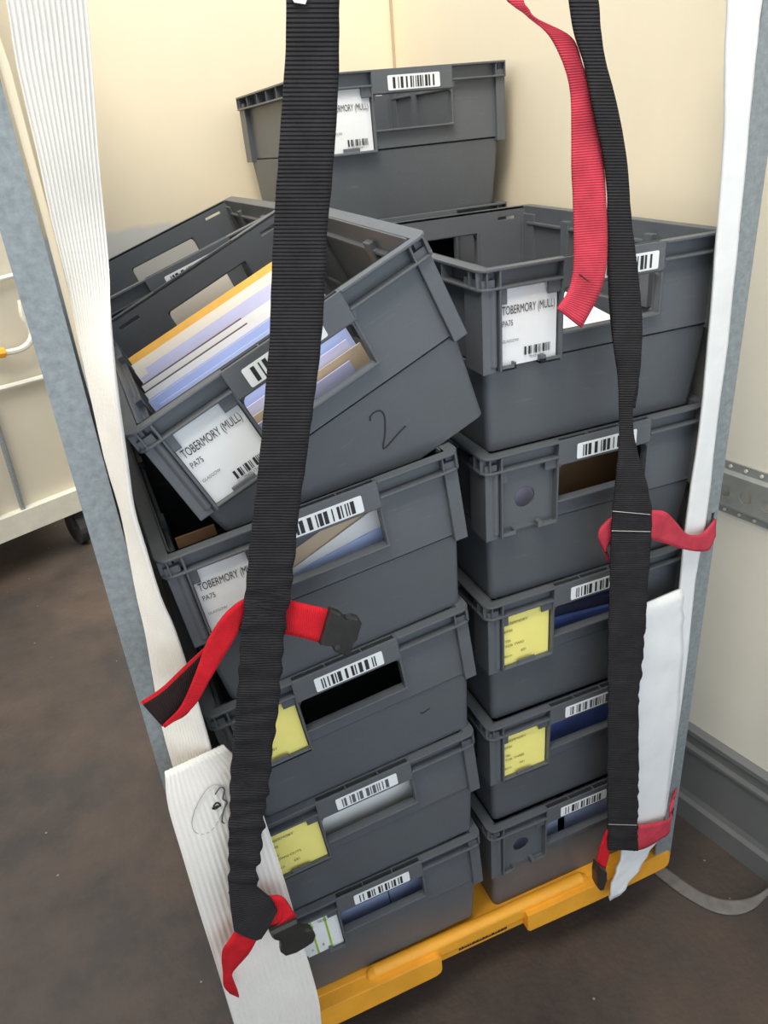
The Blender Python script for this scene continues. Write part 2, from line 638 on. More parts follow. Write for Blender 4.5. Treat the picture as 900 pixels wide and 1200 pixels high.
def tray_handle(sd):
    """flat central panel over the hand hole and the frame of the hole"""
    b = MB()
    if True:
        def bx(x0, x1, y0, y1, z0, z1):
            if sd:
                (x0, y0), (x1, y1) = flip(x0, y0), flip(x1, y1)
            b.box(min(x0, x1), max(x0, x1), min(y0, y1), max(y0, y1), z0, z1)
        bx(XB, XC, 0.0010, 0.0040, -ZT, 0)
        bx(XB, XB + 0.003, 0.004, 0.0130, -ZT, 0)
        bx(XC - 0.003, XC, 0.004, 0.0130, -ZT, 0)
        bx(XB, XC, 0.004, 0.0130, -ZT - 0.0015, -ZT + 0.0015)
        bx(XD, XD + 0.003, 0.0020, 0.0130, -ZB - 0.003, -ZT)
        bx(XW - 0.001, XD + 0.003, 0.0015, 0.0130, -ZB - 0.0032, -ZB)
        # gusset where rib, panel and hole frame meet
        g = [(XC, 0, -ZR - 0.003), (XC + 0.016, 0, -ZR - 0.003), (XC + 0.006, 0, -ZR - 0.007), (XC, 0, -ZT - 0.004)]
        if sd:
            g = [(flip(p[0], 0)[0], 0, p[2]) for p in g]
            b.prism(g, (0, TD - 0.013, 0), (0, TD - 0.003, 0))
        else:
            b.prism(g, (0, 0.003, 0), (0, 0.013, 0))
        # rounded upper corners of the hand hole
        for cx, sg in ((XD, -1), (XW, 1)):
            r = 0.010
            pts = [(cx, 0, -ZT)]
            for k in range(6):
                a = math.pi / 2 * k / 5
                pts.append((cx + sg * (r - r * math.sin(a)), 0, -ZT - (r - r * math.cos(a))))
            if sd:
                pts = [(flip(p[0], 0)[0], 0, p[2]) for p in pts]
                b.prism(pts, (0, TD - 0.012, 0), (0, TD - 0.003, 0))
            else:
                b.prism(pts, (0, 0.003, 0), (0, 0.012, 0))
    return b.mesh('hand_hole_frame', PL, offset=OFF)


def tray_holder(clips, sd):
    b = MB()
    if True:
        def bx(x0, x1, y0, y1, z0, z1):
            if sd:
                (x0, y0), (x1, y1) = flip(x0, y0), flip(x1, y1)
            b.box(min(x0, x1), max(x0, x1), min(y0, y1), max(y0, y1), z0, z1)
        bx(XA - 0.0014, XA + 0.0014, 0.0004, 0.0162, -ZF, -ZR - 0.003)
        bx(XB - 0.0014, XB + 0.0014, 0.0012, 0.0162, -ZF, -ZT)
        bx(XB - 0.0014, XB + 0.0014, 0.0012, 0.0130, -ZT, -ZR - 0.002)
        bx(XA, XB, 0.0125, 0.0170, -ZF, -ZC + 0.0005)
        if clips:
            bx(XA, XA + 0.022, 0.002, 0.014, -ZF, -ZF + 0.0025)
            bx(XA + 0.0195, XA + 0.022, 0.002, 0.014, -ZF, -ZF + 0.0085)
            bx(XA + 0.002, XA + 0.022, 0.002, 0.0045, -ZF, -ZF + 0.006)
            bx(XB - 0.030, XB, 0.002, 0.014, -ZF, -ZF + 0.0025)
            bx(XB - 0.030, XB - 0.0225, 0.002, 0.014, -ZF, -ZF + 0.0100)
            bx(XB - 0.030, XB, 0.002, 0.0045, -ZF, -ZF + 0.006)
        else:
            bx(XA, XB, 0.0015, 0.014, -ZF, -ZF + 0.0028)
            bx(XA, XB, 0.0015, 0.0042, -ZF, -ZF + 0.0045)
            bx(XA + 0.026, XA + 0.056, 0.0020, 0.0045, -ZF + 0.004, -ZF + 0.0105)
        # tabs that hold the upper corners of the card
        for x0, x1, z0, z1 in ((XA + 0.001, XA + 0.011, -0.044, -ZR - 0.002), (XB - 0.019, XB - 0.001, -0.040, -ZR - 0.002)):
            bx(x0, x1, 0.0045, 0.0070, z0, z1)
            bx(x0, x1, 0.0070, 0.0130, -ZR - 0.004, -ZR - 0.002)
    return b.mesh('label_holder', PL, offset=OFF)


ME_BODY, ME_RIM = tray_body(), tray_rim()
ME_HANDLE = [tray_handle(0), tray_handle(1)]
ME_HOLD = {(c, d): tray_holder(c, d) for c in (False, True) for d in (0, 1)}


def card_mesh(m, full=True):
    b = MB()
    x0, x1, z0, z1 = XA + 0.002, XB - 0.003, -ZF + 0.003, -ZR - 0.0035
    pts = []
    nx, nz = 6, 6
    for j in range(nz + 1):
        for i in range(nx + 1):
            u, v = i / nx, j / nz
            y = 0.0098 - 0.0016 * math.sin(math.pi * u) * math.sin(math.pi * v)
            pts.append((x0 + (x1 - x0) * u, y, z0 + (z1 - z0) * v))
    back = [(p[0], p[1] + 0.0006, p[2]) for p in pts]
    N = len(pts)
    fs = []
    for j in range(nz):
        for i in range(nx):
            a = j * (nx + 1) + i
            q = (a, a + 1, a + nx + 2, a + nx + 1)
            fs += [q, tuple(N + k for k in q[::-1])]
    b.add(pts + back, fs)
    return b.mesh('label_card', m, offset=OFF)


ME_CARDW, ME_CARDY = card_mesh(M_LABELW), card_mesh(M_LABELY)


def bars_mesh(w, h, seed, m, n=22, margin=0.0):
    rnd = random.Random(seed)
    b = MB()
    ws = [rnd.choice((1, 1, 2, 3)) for _ in range(2 * n)]
    t = sum(ws)
    x = -w / 2
    for k, q in enumerate(ws):
        dx = q / t * w
        if k % 2 == 0:
            b.add([(x, 0, 0), (x + dx, 0, 0), (x + dx, 0, h), (x, 0, h)], [(0, 1, 2, 3)])
        x += dx
    return b.mesh('barcode', m, merge=False)


def sticker_mesh(w, h):
    b = MB()
    r = 0.0022
    pts = []
    for cx, cz, a0 in ((w / 2 - r, h - r, 0), (-w / 2 + r, h - r, 90), (-w / 2 + r, r, 180), (w / 2 - r, r, 270)):
        for k in range(4):
            a = math.radians(a0 + 30 * k)
            pts.append((cx + r * math.cos(a), 0, cz + r * math.sin(a)))
    b.prism(pts, (0, 0, 0), (0, 0.0005, 0))
    return b.mesh('barcode_sticker', M_STICK)


ME_STICK = sticker_mesh(0.098, 0.0225)
ME_BARS = [bars_mesh(0.080, 0.0170, k, M_INK if k != 3 else M_INKG, 13) for k in range(5)]
ME_SMALLBARS = bars_mesh(0.040, 0.0105, 11, M_INK, 12)


def T(x, y, z):
    return Matrix.Translation((x + OFF[0], y + OFF[1], z + OFF[2]))


def tray_M(c, rot):
    R = Euler([math.radians(a) for a in rot], 'XYZ').to_matrix()
    base = Vector((c[0], c[1], c[2] + CH)) + R @ Vector((0, TD / 2, -TH))
    return Matrix.Translation(base) @ R.to_4x4()


TRAYS = {}


def tray(key, c, rot, label, card=None, clips=False, sticker=0.004, lines=(), simple=False, group='grey letter trays stacked in the roll container'):
    t = thing('mail_tray', label, 'tray', tray_M(c, rot), group)
    obj('tray_body', ME_BODY, t)
    obj('tray_rim', ME_RIM, t)
    for d in (0, 1):
        obj('hand_hole_frame', ME_HANDLE[d], t)
        obj('label_holder', ME_HOLD[(clips, d)], t)
    if sticker is not None:
        s = obj('barcode_sticker', ME_STICK, t, T(sticker, 0.0004, -0.0325))
        o = obj('barcode', ME_BARS[len(TRAYS) % 5], s, Matrix.Translation((0, -0.0004, 0.0025)))
        s['label'] = 'white barcode sticker on the flat panel'
    if card:
        cd = obj('label_card', {'w': ME_CARDW, 'y': ME_CARDY, 'g': ME_CARDW}[card], t)
        if card == 'w':
            cd['label'] = 'white address card reading TOBERMORY (MULL) PA75'
            y = 0.0074
            for s_, size, xs, x, z, m in (('TOBERMORY (MULL)', 0.0148, 0.545, XA + 0.0055, -0.0575, M_INK), ('PA75', 0.0100, 0.72, XA + 0.0055, -0.0715, M_INK),
                                          ('GLASGOW', 0.0052, 0.9, XA + 0.0055, -0.0920, M_INKG), ('*0421174*', 0.0048, 1.0, XA + 0.0445, -0.1165, M_INKG)):
                o = obj('lettering', text_mesh(s_, size, xs, m), cd)
                o.matrix_local = T(x, y, z)
            o = obj('barcode', ME_SMALLBARS, cd)
            o.matrix_local = T(XA + 0.057, y, -0.1115)
        elif card == 'y':
            cd['label'] = 'yellow address card with small print'
            y = 0.0074
            for s_, size, x, z in (('TOBERMORY', 0.0066, 0.0050, -0.047), ('BF00', 0.0066, 0.0055, -0.060), ('TBI:', 0.0062, 0.0065, -0.078),
                                   (lines[0] if lines else 'TOR TWO', 0.0066, 0.0065, -0.0875), ('Batch', 0.0058, 0.0055, -0.106), ('601', 0.0066, 0.034, -0.103)):
                o = obj('lettering', text_mesh(s_, size, 1.05, M_INKY), cd)
                o.matrix_local = T(XA + x, y, z)
        else:
            cd['label'] = 'white address card with green stripes'
            y = 0.0074
            for k, x in enumerate((0.014, 0.040, 0.064)):
                b = MB()
                b.box(-0.0016, 0.0016, 0, 0.0003, -0.094, -0.0015)
                o = obj('green_stripe', b.mesh('green_stripe', M_GREEN), cd)
                o.matrix_local = T(XA + x, y + 0.0002, -ZR - 0.003)
            for s_, x, z in (('TOBERMORY', 0.006, -0.052), ('MULL', 0.052, -0.046), ('P', 0.030, -0.108), ('B', 0.049, -0.104)):
                o = obj('lettering', text_mesh(s_, 0.0085, 0.75, M_INKG), cd)
                o.matrix_local = T(XA + x, y - 0.0003, z)
    TRAYS[key] = t
    return t


# ------------------------------------------------------------------ the setting: van floor, walls, trims
def slab(name, pts, d, m):
    b = MB()
    b.prism(pts, (0, 0, 0), d)
    return struct(name, b.mesh(name, m))


slab('floor', [(-2.6, -1.6, 0), (2.2, -1.6, 0), (2.2, 5.0, 0), (-2.6, 5.0, 0)], (0, 0, -0.05), M_FLOOR)
wa, wb = Vector((1.047, 0.995, 0)), Vector((1.094, 0.768, 0))
wt = (wb - wa).normalized()                 # runs towards the open rear door
wn = Vector((wt.y, -wt.x, 0))
if wn.x > 0:
    wn = -wn                                # points into the van


def wp(s, z, off=0.0):
    p = wa + wt * s + wn * off
    return Vector((p.x, p.y, z))


slab('wall_right', [wp(1.9, 0), wp(-3.6, 0), wp(-3.6, 2.35), wp(1.9, 2.35)], -wn * 0.06, M_WALL)
lw = lambda s, z: Vector((wp(s, z).x, wp(s, z).y, z)) + wn * 2.25
slab('wall_left', [lw(1.9, 0), lw(-3.6, 0), lw(-3.6, 2.35), lw(1.9, 2.35)], wn * 0.06, M_WALL)
slab('wall_back', [wp(-3.6, 0), lw(-3.6, 0), lw(-3.6, 2.35), wp(-3.6, 2.35)], -wt * 0.06, M_WALL)



SUNBLOCK_Y = 0.05                                # unseen roof piece added to block sun from lower trays; open beyond this edge
slab('sun_blocking_roof', [wp(1.9, 2.35), lw(1.9, 2.35), Vector((lw(0, 0).x, SUNBLOCK_Y, 2.35)), Vector((wp(0.93, 0).x, SUNBLOCK_Y, 2.35))], (0, 0, 0.05), M_WALL)


def wallbar(b, z0, z1, prof, s0=-3.55, s1=1.85):
    """sweep a small profile [(off,z)...] along the wall"""
    a = [wp(s0, z, o_) for o_, z in prof]
    c = [wp(s1, z, o_) for o_, z in prof]
    n = len(prof)
    b.add(a + c, [tuple(range(n)), tuple(range(n, 2 * n))[::-1]] + [(i, (i + 1) % n, n + (i + 1) % n, n + i) for i in range(n)])


b = MB()
wallbar(b, 0, 0, [(0, 0.0), (0.022, 0.0), (0.022, 0.058), (0.014, 0.066), (0.010, 0.080), (0.010, 0.200), (0.018, 0.206), (0.018, 0.214),
                  (0.011, 0.222), (0.011, 0.244), (0.017, 0.250), (0.017, 0.262), (0, 0.268)])
struct('trim_1', b.mesh('trim_1', M_SKIRT))

# cargo rail with round lashing holes
zr0, zr1 = CH - 0.741, CH - 0.636
rail = struct('trim_2', None)
b = MB()
us = [-1.2 + 0.0 * k for k in range(1)]
def railfn(u, v, t):
    return tuple(wp(u, v, t))
step = 0.044
hs = 0.0165
sq_holes = []
for k in range(-20, 38):
    sq_holes.append((k * step + 0.010 - hs, k * step + 0.010 + hs, (zr0 + zr1) / 2 - 0.004 - hs, (zr0 + zr1) / 2 - 0.004 + hs, 1))
b.gridwall([-0.95, 1.75], [zr0 + 0.022, zr1 - 0.026], sq_holes, railfn, 0.0105, 0.0125)
n = 16
for (u0, u1, v0, v1, _) in sq_holes:
    cu, cv = (u0 + u1) / 2, (v0 + v1) / 2
    P = []
    for q, t in ((1, 0.0125), (0, 0.0125), (0, 0.0105)):
        for k in range(n):
            a = 2 * math.pi * k / n + math.pi / 4
            c_, s_ = math.cos(a), math.sin(a)
            r = hs / max(abs(c_), abs(s_)) if q else 0.0125
            P.append(railfn(cu + c_ * r, cv + s_ * r, t))
    b.add(P, [(i * n + k, i * n + (k + 1) % n, (i + 1) * n + (k + 1) % n, (i + 1) * n + k) for i in (0, 1) for k in range(n)])
o = obj('rail_web', b.mesh('rail_web', M_RAIL), rail)
b = MB()
wallbar(b, 0, 0, [(0, zr1), (0.004, zr1), (0.004, zr1 - 0.016), (0.013, zr1 - 0.021), (0.013, zr1 - 0.027), (0.0105, zr1 - 0.027), (0.0105, zr1 - 0.022), (0, zr1 - 0.018)], -0.95, 1.75)
wallbar(b, 0, 0, [(0, zr0), (0.004, zr0), (0.004, zr0 + 0.014), (0.013, zr0 + 0.018), (0.013, zr0 + 0.023), (0.0105, zr0 + 0.023), (0.0105, zr0 + 0.019), (0, zr0 + 0.016)], -0.95, 1.75)
obj('rail_flange', b.mesh('rail_flange', M_RAIL), rail)
b = MB()
b.tube([(0, 0, 0), (0, 0, 0.0015), (0, 0, 0.002)], 0.0032, 8)
riv = b.mesh('rivet', M_WIRE)
RM = Matrix((wt, Vector((0, 0, 1)), wn)).transposed().to_4x4()
for k in range(-6, 9):
    for z in (zr0 + 0.007, zr1 - 0.008):
        obj('rivet', riv, rail, Matrix.Translation(wp(k * 0.031 + 0.012, z, 0.004)) @ RM)

# ------------------------------------------------------------------ the roll container
DZ = CH - 1.366                              # deck height
rc = thing('roll_container', 'tall roll container with yellow base, galvanised posts and cream panels holding grey trays', 'roll cage',
           Matrix.Translation((0.39, 1.38, 0)))
rcM = Matrix.Translation((-0.39, -1.38, 0))
XL, XR, YF, YB = -0.0435, 0.842, 0.80, 1.915
XRB = 0.821                                  # right side at the back: the side panels are not quite parallel


def part(name, mb, m, parent=rc, smooth=False):
    o = obj(name, mb.mesh(name, m, smooth), parent)
    o.matrix_local = rcM if parent is rc else Matrix.Identity(4)
    return o


# base
b = MB()
b.prism([(XL, 0.822, 0), (XR, 0.822, 0), (XRB, YB, 0), (XL, YB, 0)], (0, 0, DZ - 0.030), (0, 0, DZ))
base = part('base', b, M_YEL)
b = MB()
b.box(0.33, 0.515, 0.812, 0.830, DZ - 0.040, DZ - 0.004)
obj('base_apron', b.mesh('base_apron', M_YEL), base)
b = MB()
pr = []
for k in range(13):
    a = math.pi * k / 12
    pr.append((0, 0.820 - 0.012 * math.cos(a), DZ + 0.004 + 0.011 * math.sin(a)))
pr = [(0, 0.808, DZ - 0.020)] + pr + [(0, 0.832, DZ - 0.020)]
x0r, x1r = 0.185, 0.655
rings = []
for x, sc in ((x0r, 0.35), (x0r + 0.006, 0.75), (x0r + 0.018, 1.0), (x1r - 0.018, 1.0), (x1r - 0.006, 0.75), (x1r, 0.35)):
    rings.append([(x, 0.820 + (p[1] - 0.820) * sc, DZ - 0.020 + (p[2] - DZ + 0.020) * sc) for p in pr])
b.loft(rings, True, True)
obj('front_lip', b.mesh('front_lip', M_YEL, False), base)
for (x0, x1, zb) in ((-0.055, 0.325, DZ - 0.052), (0.505, 0.835, DZ - 0.048)):
    b = MB()
    prof = [(x0, DZ - 0.001), (x0, zb + 0.006), (x0 + 0.006, zb)]
    k1 = x0 + (x1 - x0) * 0.50
    prof += [(k1, zb - 0.004), (x1 - 0.012, zb), (x1 - 0.003, zb + 0.005), (x1, zb + 0.014), (x1, DZ - 0.006), (x1 - 0.006, DZ - 0.001)]
    b.prism([(p[0], 0, p[1]) for p in prof], (0, 0.797, 0), (0, 0.835, 0))
    obj('front_bumper', b.mesh('front_bumper', M_YEL), base)
# worn dark print on the front of the base, no longer legible: a ragged row of stubby marks
b = MB()
rn = random.Random(3)
px_ = 0.366
while px_ < 0.462:
    w_ = rn.uniform(0.0045, 0.0085)
    h_ = rn.uniform(0.005, 0.0085)
    b.prism([(px_, 0, 0), (px_ + w_, 0, 0.0005), (px_ + w_ - 0.001, 0, h_), (px_ + 0.0015, 0, h_ - 0.001)], (0, 0.8116, DZ - 0.0335), (0, 0.8122, DZ - 0.0335))
    px_ += w_ - 0.0004
o = obj('worn_print', b.mesh('worn_print', M_INK), base)
o['label'] = 'worn illegible dark print on the base front'
# rims at the base sides/back
b = MB()
b.box(XL, XL + 0.02, 0.83, YB, DZ - 0.05, DZ + 0.02)
b.prism([(XR - 0.02, 0.83, 0), (XR, 0.83, 0), (XRB, YB, 0), (XRB - 0.012, YB, 0)], (0, 0, DZ - 0.05), (0, 0, DZ + 0.02))
b.box(XL, XRB, YB - 0.02, YB, DZ - 0.05, DZ + 0.02)
obj('base_edge', b.mesh('base_edge', M_YEL), base)

# casters
for cx, cy in ((0.045, 0.905), (0.735, 0.905), (0.045, 1.82), (0.735, 1.82)):
    b = MB()
    b.box(cx - 0.035, cx + 0.035, cy - 0.035, cy + 0.035, DZ - 0.040, DZ - 0.028)
    for s in (-1, 1):
        b.prism([(cx + s * 0.024, cy - 0.03, DZ - 0.035), (cx + s * 0.024, cy + 0.03, DZ - 0.035), (cx + s * 0.024, cy + 0.016, 0.045), (cx + s * 0.024, cy - 0.016, 0.045)],
                (-0.0015, 0, 0), (0.0015, 0, 0))
    ca = part('caster', b, M_STEEL)
    b = MB()
    for x0, x1, r0 in ((-0.019, 0.019, 0.062),):
        prof = [(-0.019, 0.020), (-0.019, 0.052), (-0.014, 0.061), (0.014, 0.061), (0.019, 0.052), (0.019, 0.020)]
        rings = []
        for xx, r in prof:
            rings.append([(cx + xx, cy + r * math.cos(2 * math.pi * k / 24), 0.061 + r * math.sin(2 * math.pi * k / 24)) for k in range(24)])
        b.loft(rings, True, True)
    obj('wheel', b.mesh('wheel', M_RUB), ca)

# posts: galvanised L sections
TOPZ = 1.95
for x0, x1, side in ((-0.0455, -0.0120, -1), (0.800, 0.8385, 1)):
    b = MB()
    if side < 0:
        b.box(x0, x1, YF, YF + 0.004, DZ - 0.03, TOPZ)
        b.box(x0, x0 + 0.004, YF + 0.004, YF + 0.045, DZ - 0.03, TOPZ)
    else:
        b.gridwall([x0, x1], [DZ - 0.03, TOPZ], [(0.826, 0.832, CH - 0.632, CH - 0.598), (0.822, 0.832, CH - 1.27, CH - 1.245)],
                   lambda u, v, t: (u, t, v), YF, YF + 0.004)
        b.box(x1 - 0.004, x1, YF + 0.004, YF + 0.045, DZ - 0.03, TOPZ)
    p = part('corner_post', b, M_STEEL)
for x in (XL + 0.002, XRB - 0.021):
    b = MB()
    b.box(x, x + 0.02, YB - 0.002, YB + 0.03, DZ - 0.02, TOPZ)
    part('corner_post', b, M_STEEL)
b = MB()
b.box(XL + 0.001, XL + 0.006, 0.845, YB, DZ, TOPZ - 0.02)
part('side_panel', b, M_CREAM)
b = MB()
b.prism([(XR - 0.002, 0.845, 0), (XR + 0.004, 0.845, 0), (XRB + 0.004, YB, 0), (XRB - 0.002, YB, 0)], (0, 0, DZ), (0, 0, TOPZ - 0.02))
part('side_panel', b, M_CREAM)
b = MB()
b.box(XL, XRB, YB - 0.006, YB, DZ, TOPZ - 0.02)
part('back_panel', b, M_CREAM)
b = MB()
b.box(XRB - 0.0065, XRB - 0.002, YB - 0.012, YB - 0.006, DZ, TOPZ - 0.02)
part('panel_joint', b, M_TAN)
# cream edging beside the left post
b = MB()
b.prism([atY(0 - 20, 20, YF + 0.006), atY(12 - 20, 20, YF + 0.006), atY(12, 79, YF + 0.006), atY(57, 249, YF + 0.006), atY(104, 436, YF + 0.006), atY(118, 510, YF + 0.006), atY(97, 436, YF + 0.006),
         atY(48, 249, YF + 0.006), atY(0, 77, YF + 0.006)], (0, 0, 0), (0, 0.004, 0))
part('panel_edging', b, M_CREAM)


# ------------------------------------------------------------------ ribbons (straps, fluted strips)
def crom(P, t):
    n = len(P) - 1
    i = min(int(t), n - 1)
    u = t - i
    p1, p2 = P[i], P[i + 1]
    p0 = P[i - 1] if i > 0 else p1 * 2 - p2
    p3 = P[i + 2] if i + 2 <= n else p2 * 2 - p1
    return 0.5 * ((2 * p1) + (p2 - p0) * u + (2 * p0 - 5 * p1 + 4 * p2 - p3) * u * u + (3 * p1 - p0 - 3 * p2 + p3) * u ** 3)


def ribbon(name, rows, m, parent, thick=0.0022, across=6, sub=6, wr=0.0, wrf=None, flute=0, flute_h=0.0, edge=0.0, linear=False, seed=1, smooth=True, bulge=0.0):
    """rows: (lx, ly, lY, rx, ry, rY) - the strap's two edges as image points with their depth in the van"""
    rnd = random.Random(seed)
    Lp = [atY(r[0], r[1], r[2]) if not isinstance(r[0], Vector) else r[0] for r in rows]
    Rp = [atY(r[3], r[4], r[5]) if not isinstance(r[0], Vector) else r[1] for r in rows]
    n = (len(rows) - 1) * sub
    cen = []
    LL, RR = [], []
    for k in range(n + 1):
        t = k / sub
        if linear:
            i = min(int(t), len(rows) - 2)
            u = t - i
            a, c = Lp[i].lerp(Lp[i + 1], u), Rp[i].lerp(Rp[i + 1], u)
        else:
            a, c = crom(Lp, t), crom(Rp, t)
        LL.append(a)
        RR.append(c)
    L = 0.0
    vs, uvs = [], []
    front, back = [], []
    ph = rnd.random() * 6
    for k in range(n + 1):
        a, c = LL[k], RR[k]
        if k:
            L += ((a + c) / 2 - (LL[k - 1] + RR[k - 1]) / 2).length
        j, i = min(k + 1, n), max(k - 1, 0)
        tan = ((LL[j] + RR[j]) - (LL[i] + RR[i])).normalized()
        w = c - a
        nn = tan.cross(w).normalized() if w.length > 1e-5 else Vector((0, -1, 0))
        nn = nn if nn.y < 0 else -nn
        e = edge * (wrf(k / n) if wrf else 1.0) * (math.sin(L * 210 + ph) + 0.7 * math.sin(L * 127 + 2 * ph) + 0.5 * math.sin(L * 61))
        wv = w.normalized()
        for q in range(across + 1):
            u = q / across
            p = a.lerp(c, u)
            p = p + wv * (e if u > 0.5 else -0.6 * e) * abs(2 * u - 1)
            h = 0.0
            if wr:
                s_ = wr * (wrf(k / n) if wrf else 1.0)
                h += s_ * (math.sin(L * 230 + ph + 1.5 * math.sin(u * 3 + L * 40)) + 0.6 * math.sin(L * 121 + 2.2 * u + ph))
            if flute:
                h += flute_h * math.cos(2 * math.pi * flute * u)
            if bulge:
                h += bulge * math.sin(math.pi * u)
            front.append(p + nn * (thick / 2 + h))
            back.append(p - nn * (thick / 2 - h))
            uvs.append((u, L))
    N = len(front)
    b = MB()
    A = across + 1
    fs = []
    for k in range(n):
        for q in range(across):
            i = k * A + q
            fs.append((i, i + 1, i + A + 1, i + A))
            fs.append((N + i + A, N + i + A + 1, N + i + 1, N + i))
        i, j = k * A, k * A + across
        fs.append((i, i + A, N + i + A, N + i))
        fs.append((j + A, j, N + j, N + j + A))
    for q in range(across):
        fs.append((q + 1, q, N + q, N + q + 1))
        i = n * A + q
        fs.append((i, i + 1, N + i + 1, N + i))
    b.add(front + back, fs)
    b.uv = uvs + uvs
    me = b.mesh(name, m, smooth)
    o = obj(name, me, parent)
    if parent is rc:
        o.matrix_local = rcM
    return o


def rowsY(lst, y0, y1=None, dl=0.0):
    """lst of (y, left, right) -> ribbon rows with depth running y0..y1"""
    out = []
    for k, (yy, l, r) in enumerate(lst):
        Y = y0 if y1 is None else y0 + (y1 - y0) * k / (len(lst) - 1)
        out.append((l, yy, Y + dl, r, yy, Y))
    return out


# white fluted strip up the left post
ls = [(-70, -12, 93), (0, 7, 100), (79, 20, 107), (182, 44, 114), (257, 60, 121), (330, 78, 128), (436, 103, 134), (535, 125, 147), (596, 143, 155), (640, 152, 168), (700, 163, 187),
      (740, 172, 205), (800, 182, 225), (850, 191, 240), (905, 206, 255), (960, 222, 268)]
ribbon('fluted_edge_strip', [(l, y, YF - 0.004, r, y, 0.815 if y < 300 else 0.815 - 0.055 * min(1, (y - 300) / 110)) for (y, l, r) in ls], M_WHITE, rc, thick=0.004, across=84, sub=3, flute=14, flute_h=0.0011, smooth=True)
# broken flap at its foot
fl = [(905, 193, 262), (945, 197, 288), (1000, 214, 312), (1060, 232, 334), (1120, 251, 352), (1180, 270, 371), (1215, 281, 378)]
fr = [(193, 905, 0.752, 262, 873, 0.752), (197, 945, 0.745, 290, 905, 0.745), (213, 1000, 0.742, 312, 965, 0.742), (231, 1060, 0.745, 333, 1030, 0.745),
      (250, 1120, 0.752, 352, 1095, 0.752), (270, 1185, 0.760, 372, 1165, 0.760), (281, 1222, 0.765, 377, 1205, 0.765)]
ribbon('broken_strip_flap', fr, M_WHITE, rc, thick=0.004, across=72, sub=5, flute=16, flute_h=0.0007)
def pen(parent, pts, r, m, Y):
    P = [atY(x, y, Y) for x, y in pts]
    b = MB()
    b.tube([crom(P, t / 4) for t in range((len(P) - 1) * 4 + 1)], r, 5)
    o = obj('pen_scribble', b.mesh('pen_scribble', m), parent)
    o.matrix_local = rcM


M_PENCIL = mat('pencil_grey', (0.42, 0.41, 0.40, 1), rough=0.8)
pen(rc, [(262, 921), (250, 920), (240, 928), (228, 950), (225, 968), (232, 977), (245, 975), (256, 962), (264, 940), (262, 921)], 0.0006, M_PENCIL, 0.7405)
pen(rc, [(252, 931), (258, 923), (263, 925), (261, 936), (266, 940), (262, 950), (260, 962), (263, 965)], 0.0009, M_INKG, 0.7400)
pen(rc, [(250, 945), (254, 941), (258, 943), (253, 948), (249, 947), (259, 944)], 0.0011, M_INK, 0.7400)
# right white strip and flap
rs = [(-70, 856, 901), (0, 853, 892), (75, 850, 883.5), (177, 848, 874), (302, 838, 862), (400, 830, 852), (500, 820, 839), (600, 805.5, 828), (680, 797, 814), (760, 790, 806), (860, 780, 793), (960, 768, 779)]
ribbon('edge_strip', [(l, y, YF - 0.006, r, y, YF - 0.004) for (y, l, r) in rs], M_WHITE2, rc, thick=0.004, across=10, sub=3, edge=0.0004)
rf = [(738, 716, 0.783, 799, 690, 0.790), (738, 760, 0.778, 800, 745, 0.788), (737, 820, 0.776, 797, 800, 0.787), (735, 880, 0.776, 790, 870, 0.786), (733, 940, 0.776, 783, 925, 0.785),
      (728, 1000, 0.776, 776, 968, 0.784), (717, 1035, 0.776, 752, 1012, 0.780), (714, 1055, 0.776, 727, 1048, 0.777)]
ribbon('broken_strip_flap', rf, M_WHITE2, rc, thick=0.004, across=12, sub=5, wr=0.0012, edge=0.0012, seed=5)

# ------------------------------------------------------------------ trays
RST = 'grey tray in the upright stack against the galvanised post'
tray('R5', (0.6275, 0.8125, -0.1818), (-0.5, 0.2, 0.3), 'grey tray topping the upright stack, white TOBERMORY card and red strap end beside it', 'w', True, sticker=0.018)
tray('R4', (0.6270, 0.8105, -0.4194), (0, 0, 0.0), 'grey tray with an empty label holder and round hole, under the topmost upright tray', None, True)
tray('R3', (0.6280, 0.8129, -0.6548), (0, 0, 0.2), 'grey tray with yellow card and dark letters, below the tray with the empty label holder', 'y', False, lines=('TOR TWO',))
tray('R2', (0.6275, 0.8137, -0.8902), (0, 0, 0.2), 'grey tray with yellow card, second from the yellow base in the upright stack', 'y', False, lines=('TOR THREE',))
tray('R1', (0.6270, 0.8145, -1.1256), (0, 0, 0.1), 'bottom grey tray of the upright stack with empty label holder, on the yellow base', None, True)
tray('E', (0.1870, 0.7800, -0.2019), (0, -24.11, 0.3), 'steeply tilted grey tray full of letters with a handwritten 2', 'w', False, sticker=-0.006)
tray('D', (0.2005, 0.7770, -0.4039), (0, -6.8, 0.7), 'grey tray under the tilted one, white TOBERMORY card behind the red strap and buckle', 'w', False, sticker=0.006)
tray('C', (0.2120, 0.7870, -0.6437), (0, -6.6, 0.2), 'grey tray with a large yellow card and dark empty hand hole in the leaning stack', 'y', False, lines=('TOR TWO',))
tray('B', (0.2190, 0.7970, -0.8807), (0, -5.4, -0.4), 'grey tray with yellow card and pale letter in its hand hole, second from the base', 'y', False, lines=('TOWN OUTS',))
tray('A', (0.2275, 0.8065, -1.1156), (0, -3.6, -0.8), 'bottom grey tray of the leaning stack with a green striped card', 'g', True)
tray('T', (0.6208, 1.3775, 0.0477), (-2.0, 0, 0.8), 'topmost grey tray at the rear, standing highest against the cream panels', 'w', False, sticker=0.004)
tray('L', (0.180, 1.3075, -0.1953), (-2.5, -18.5, -0.3), 'tilted grey tray behind the letter filled tray, resting near the cream panel', None, False)
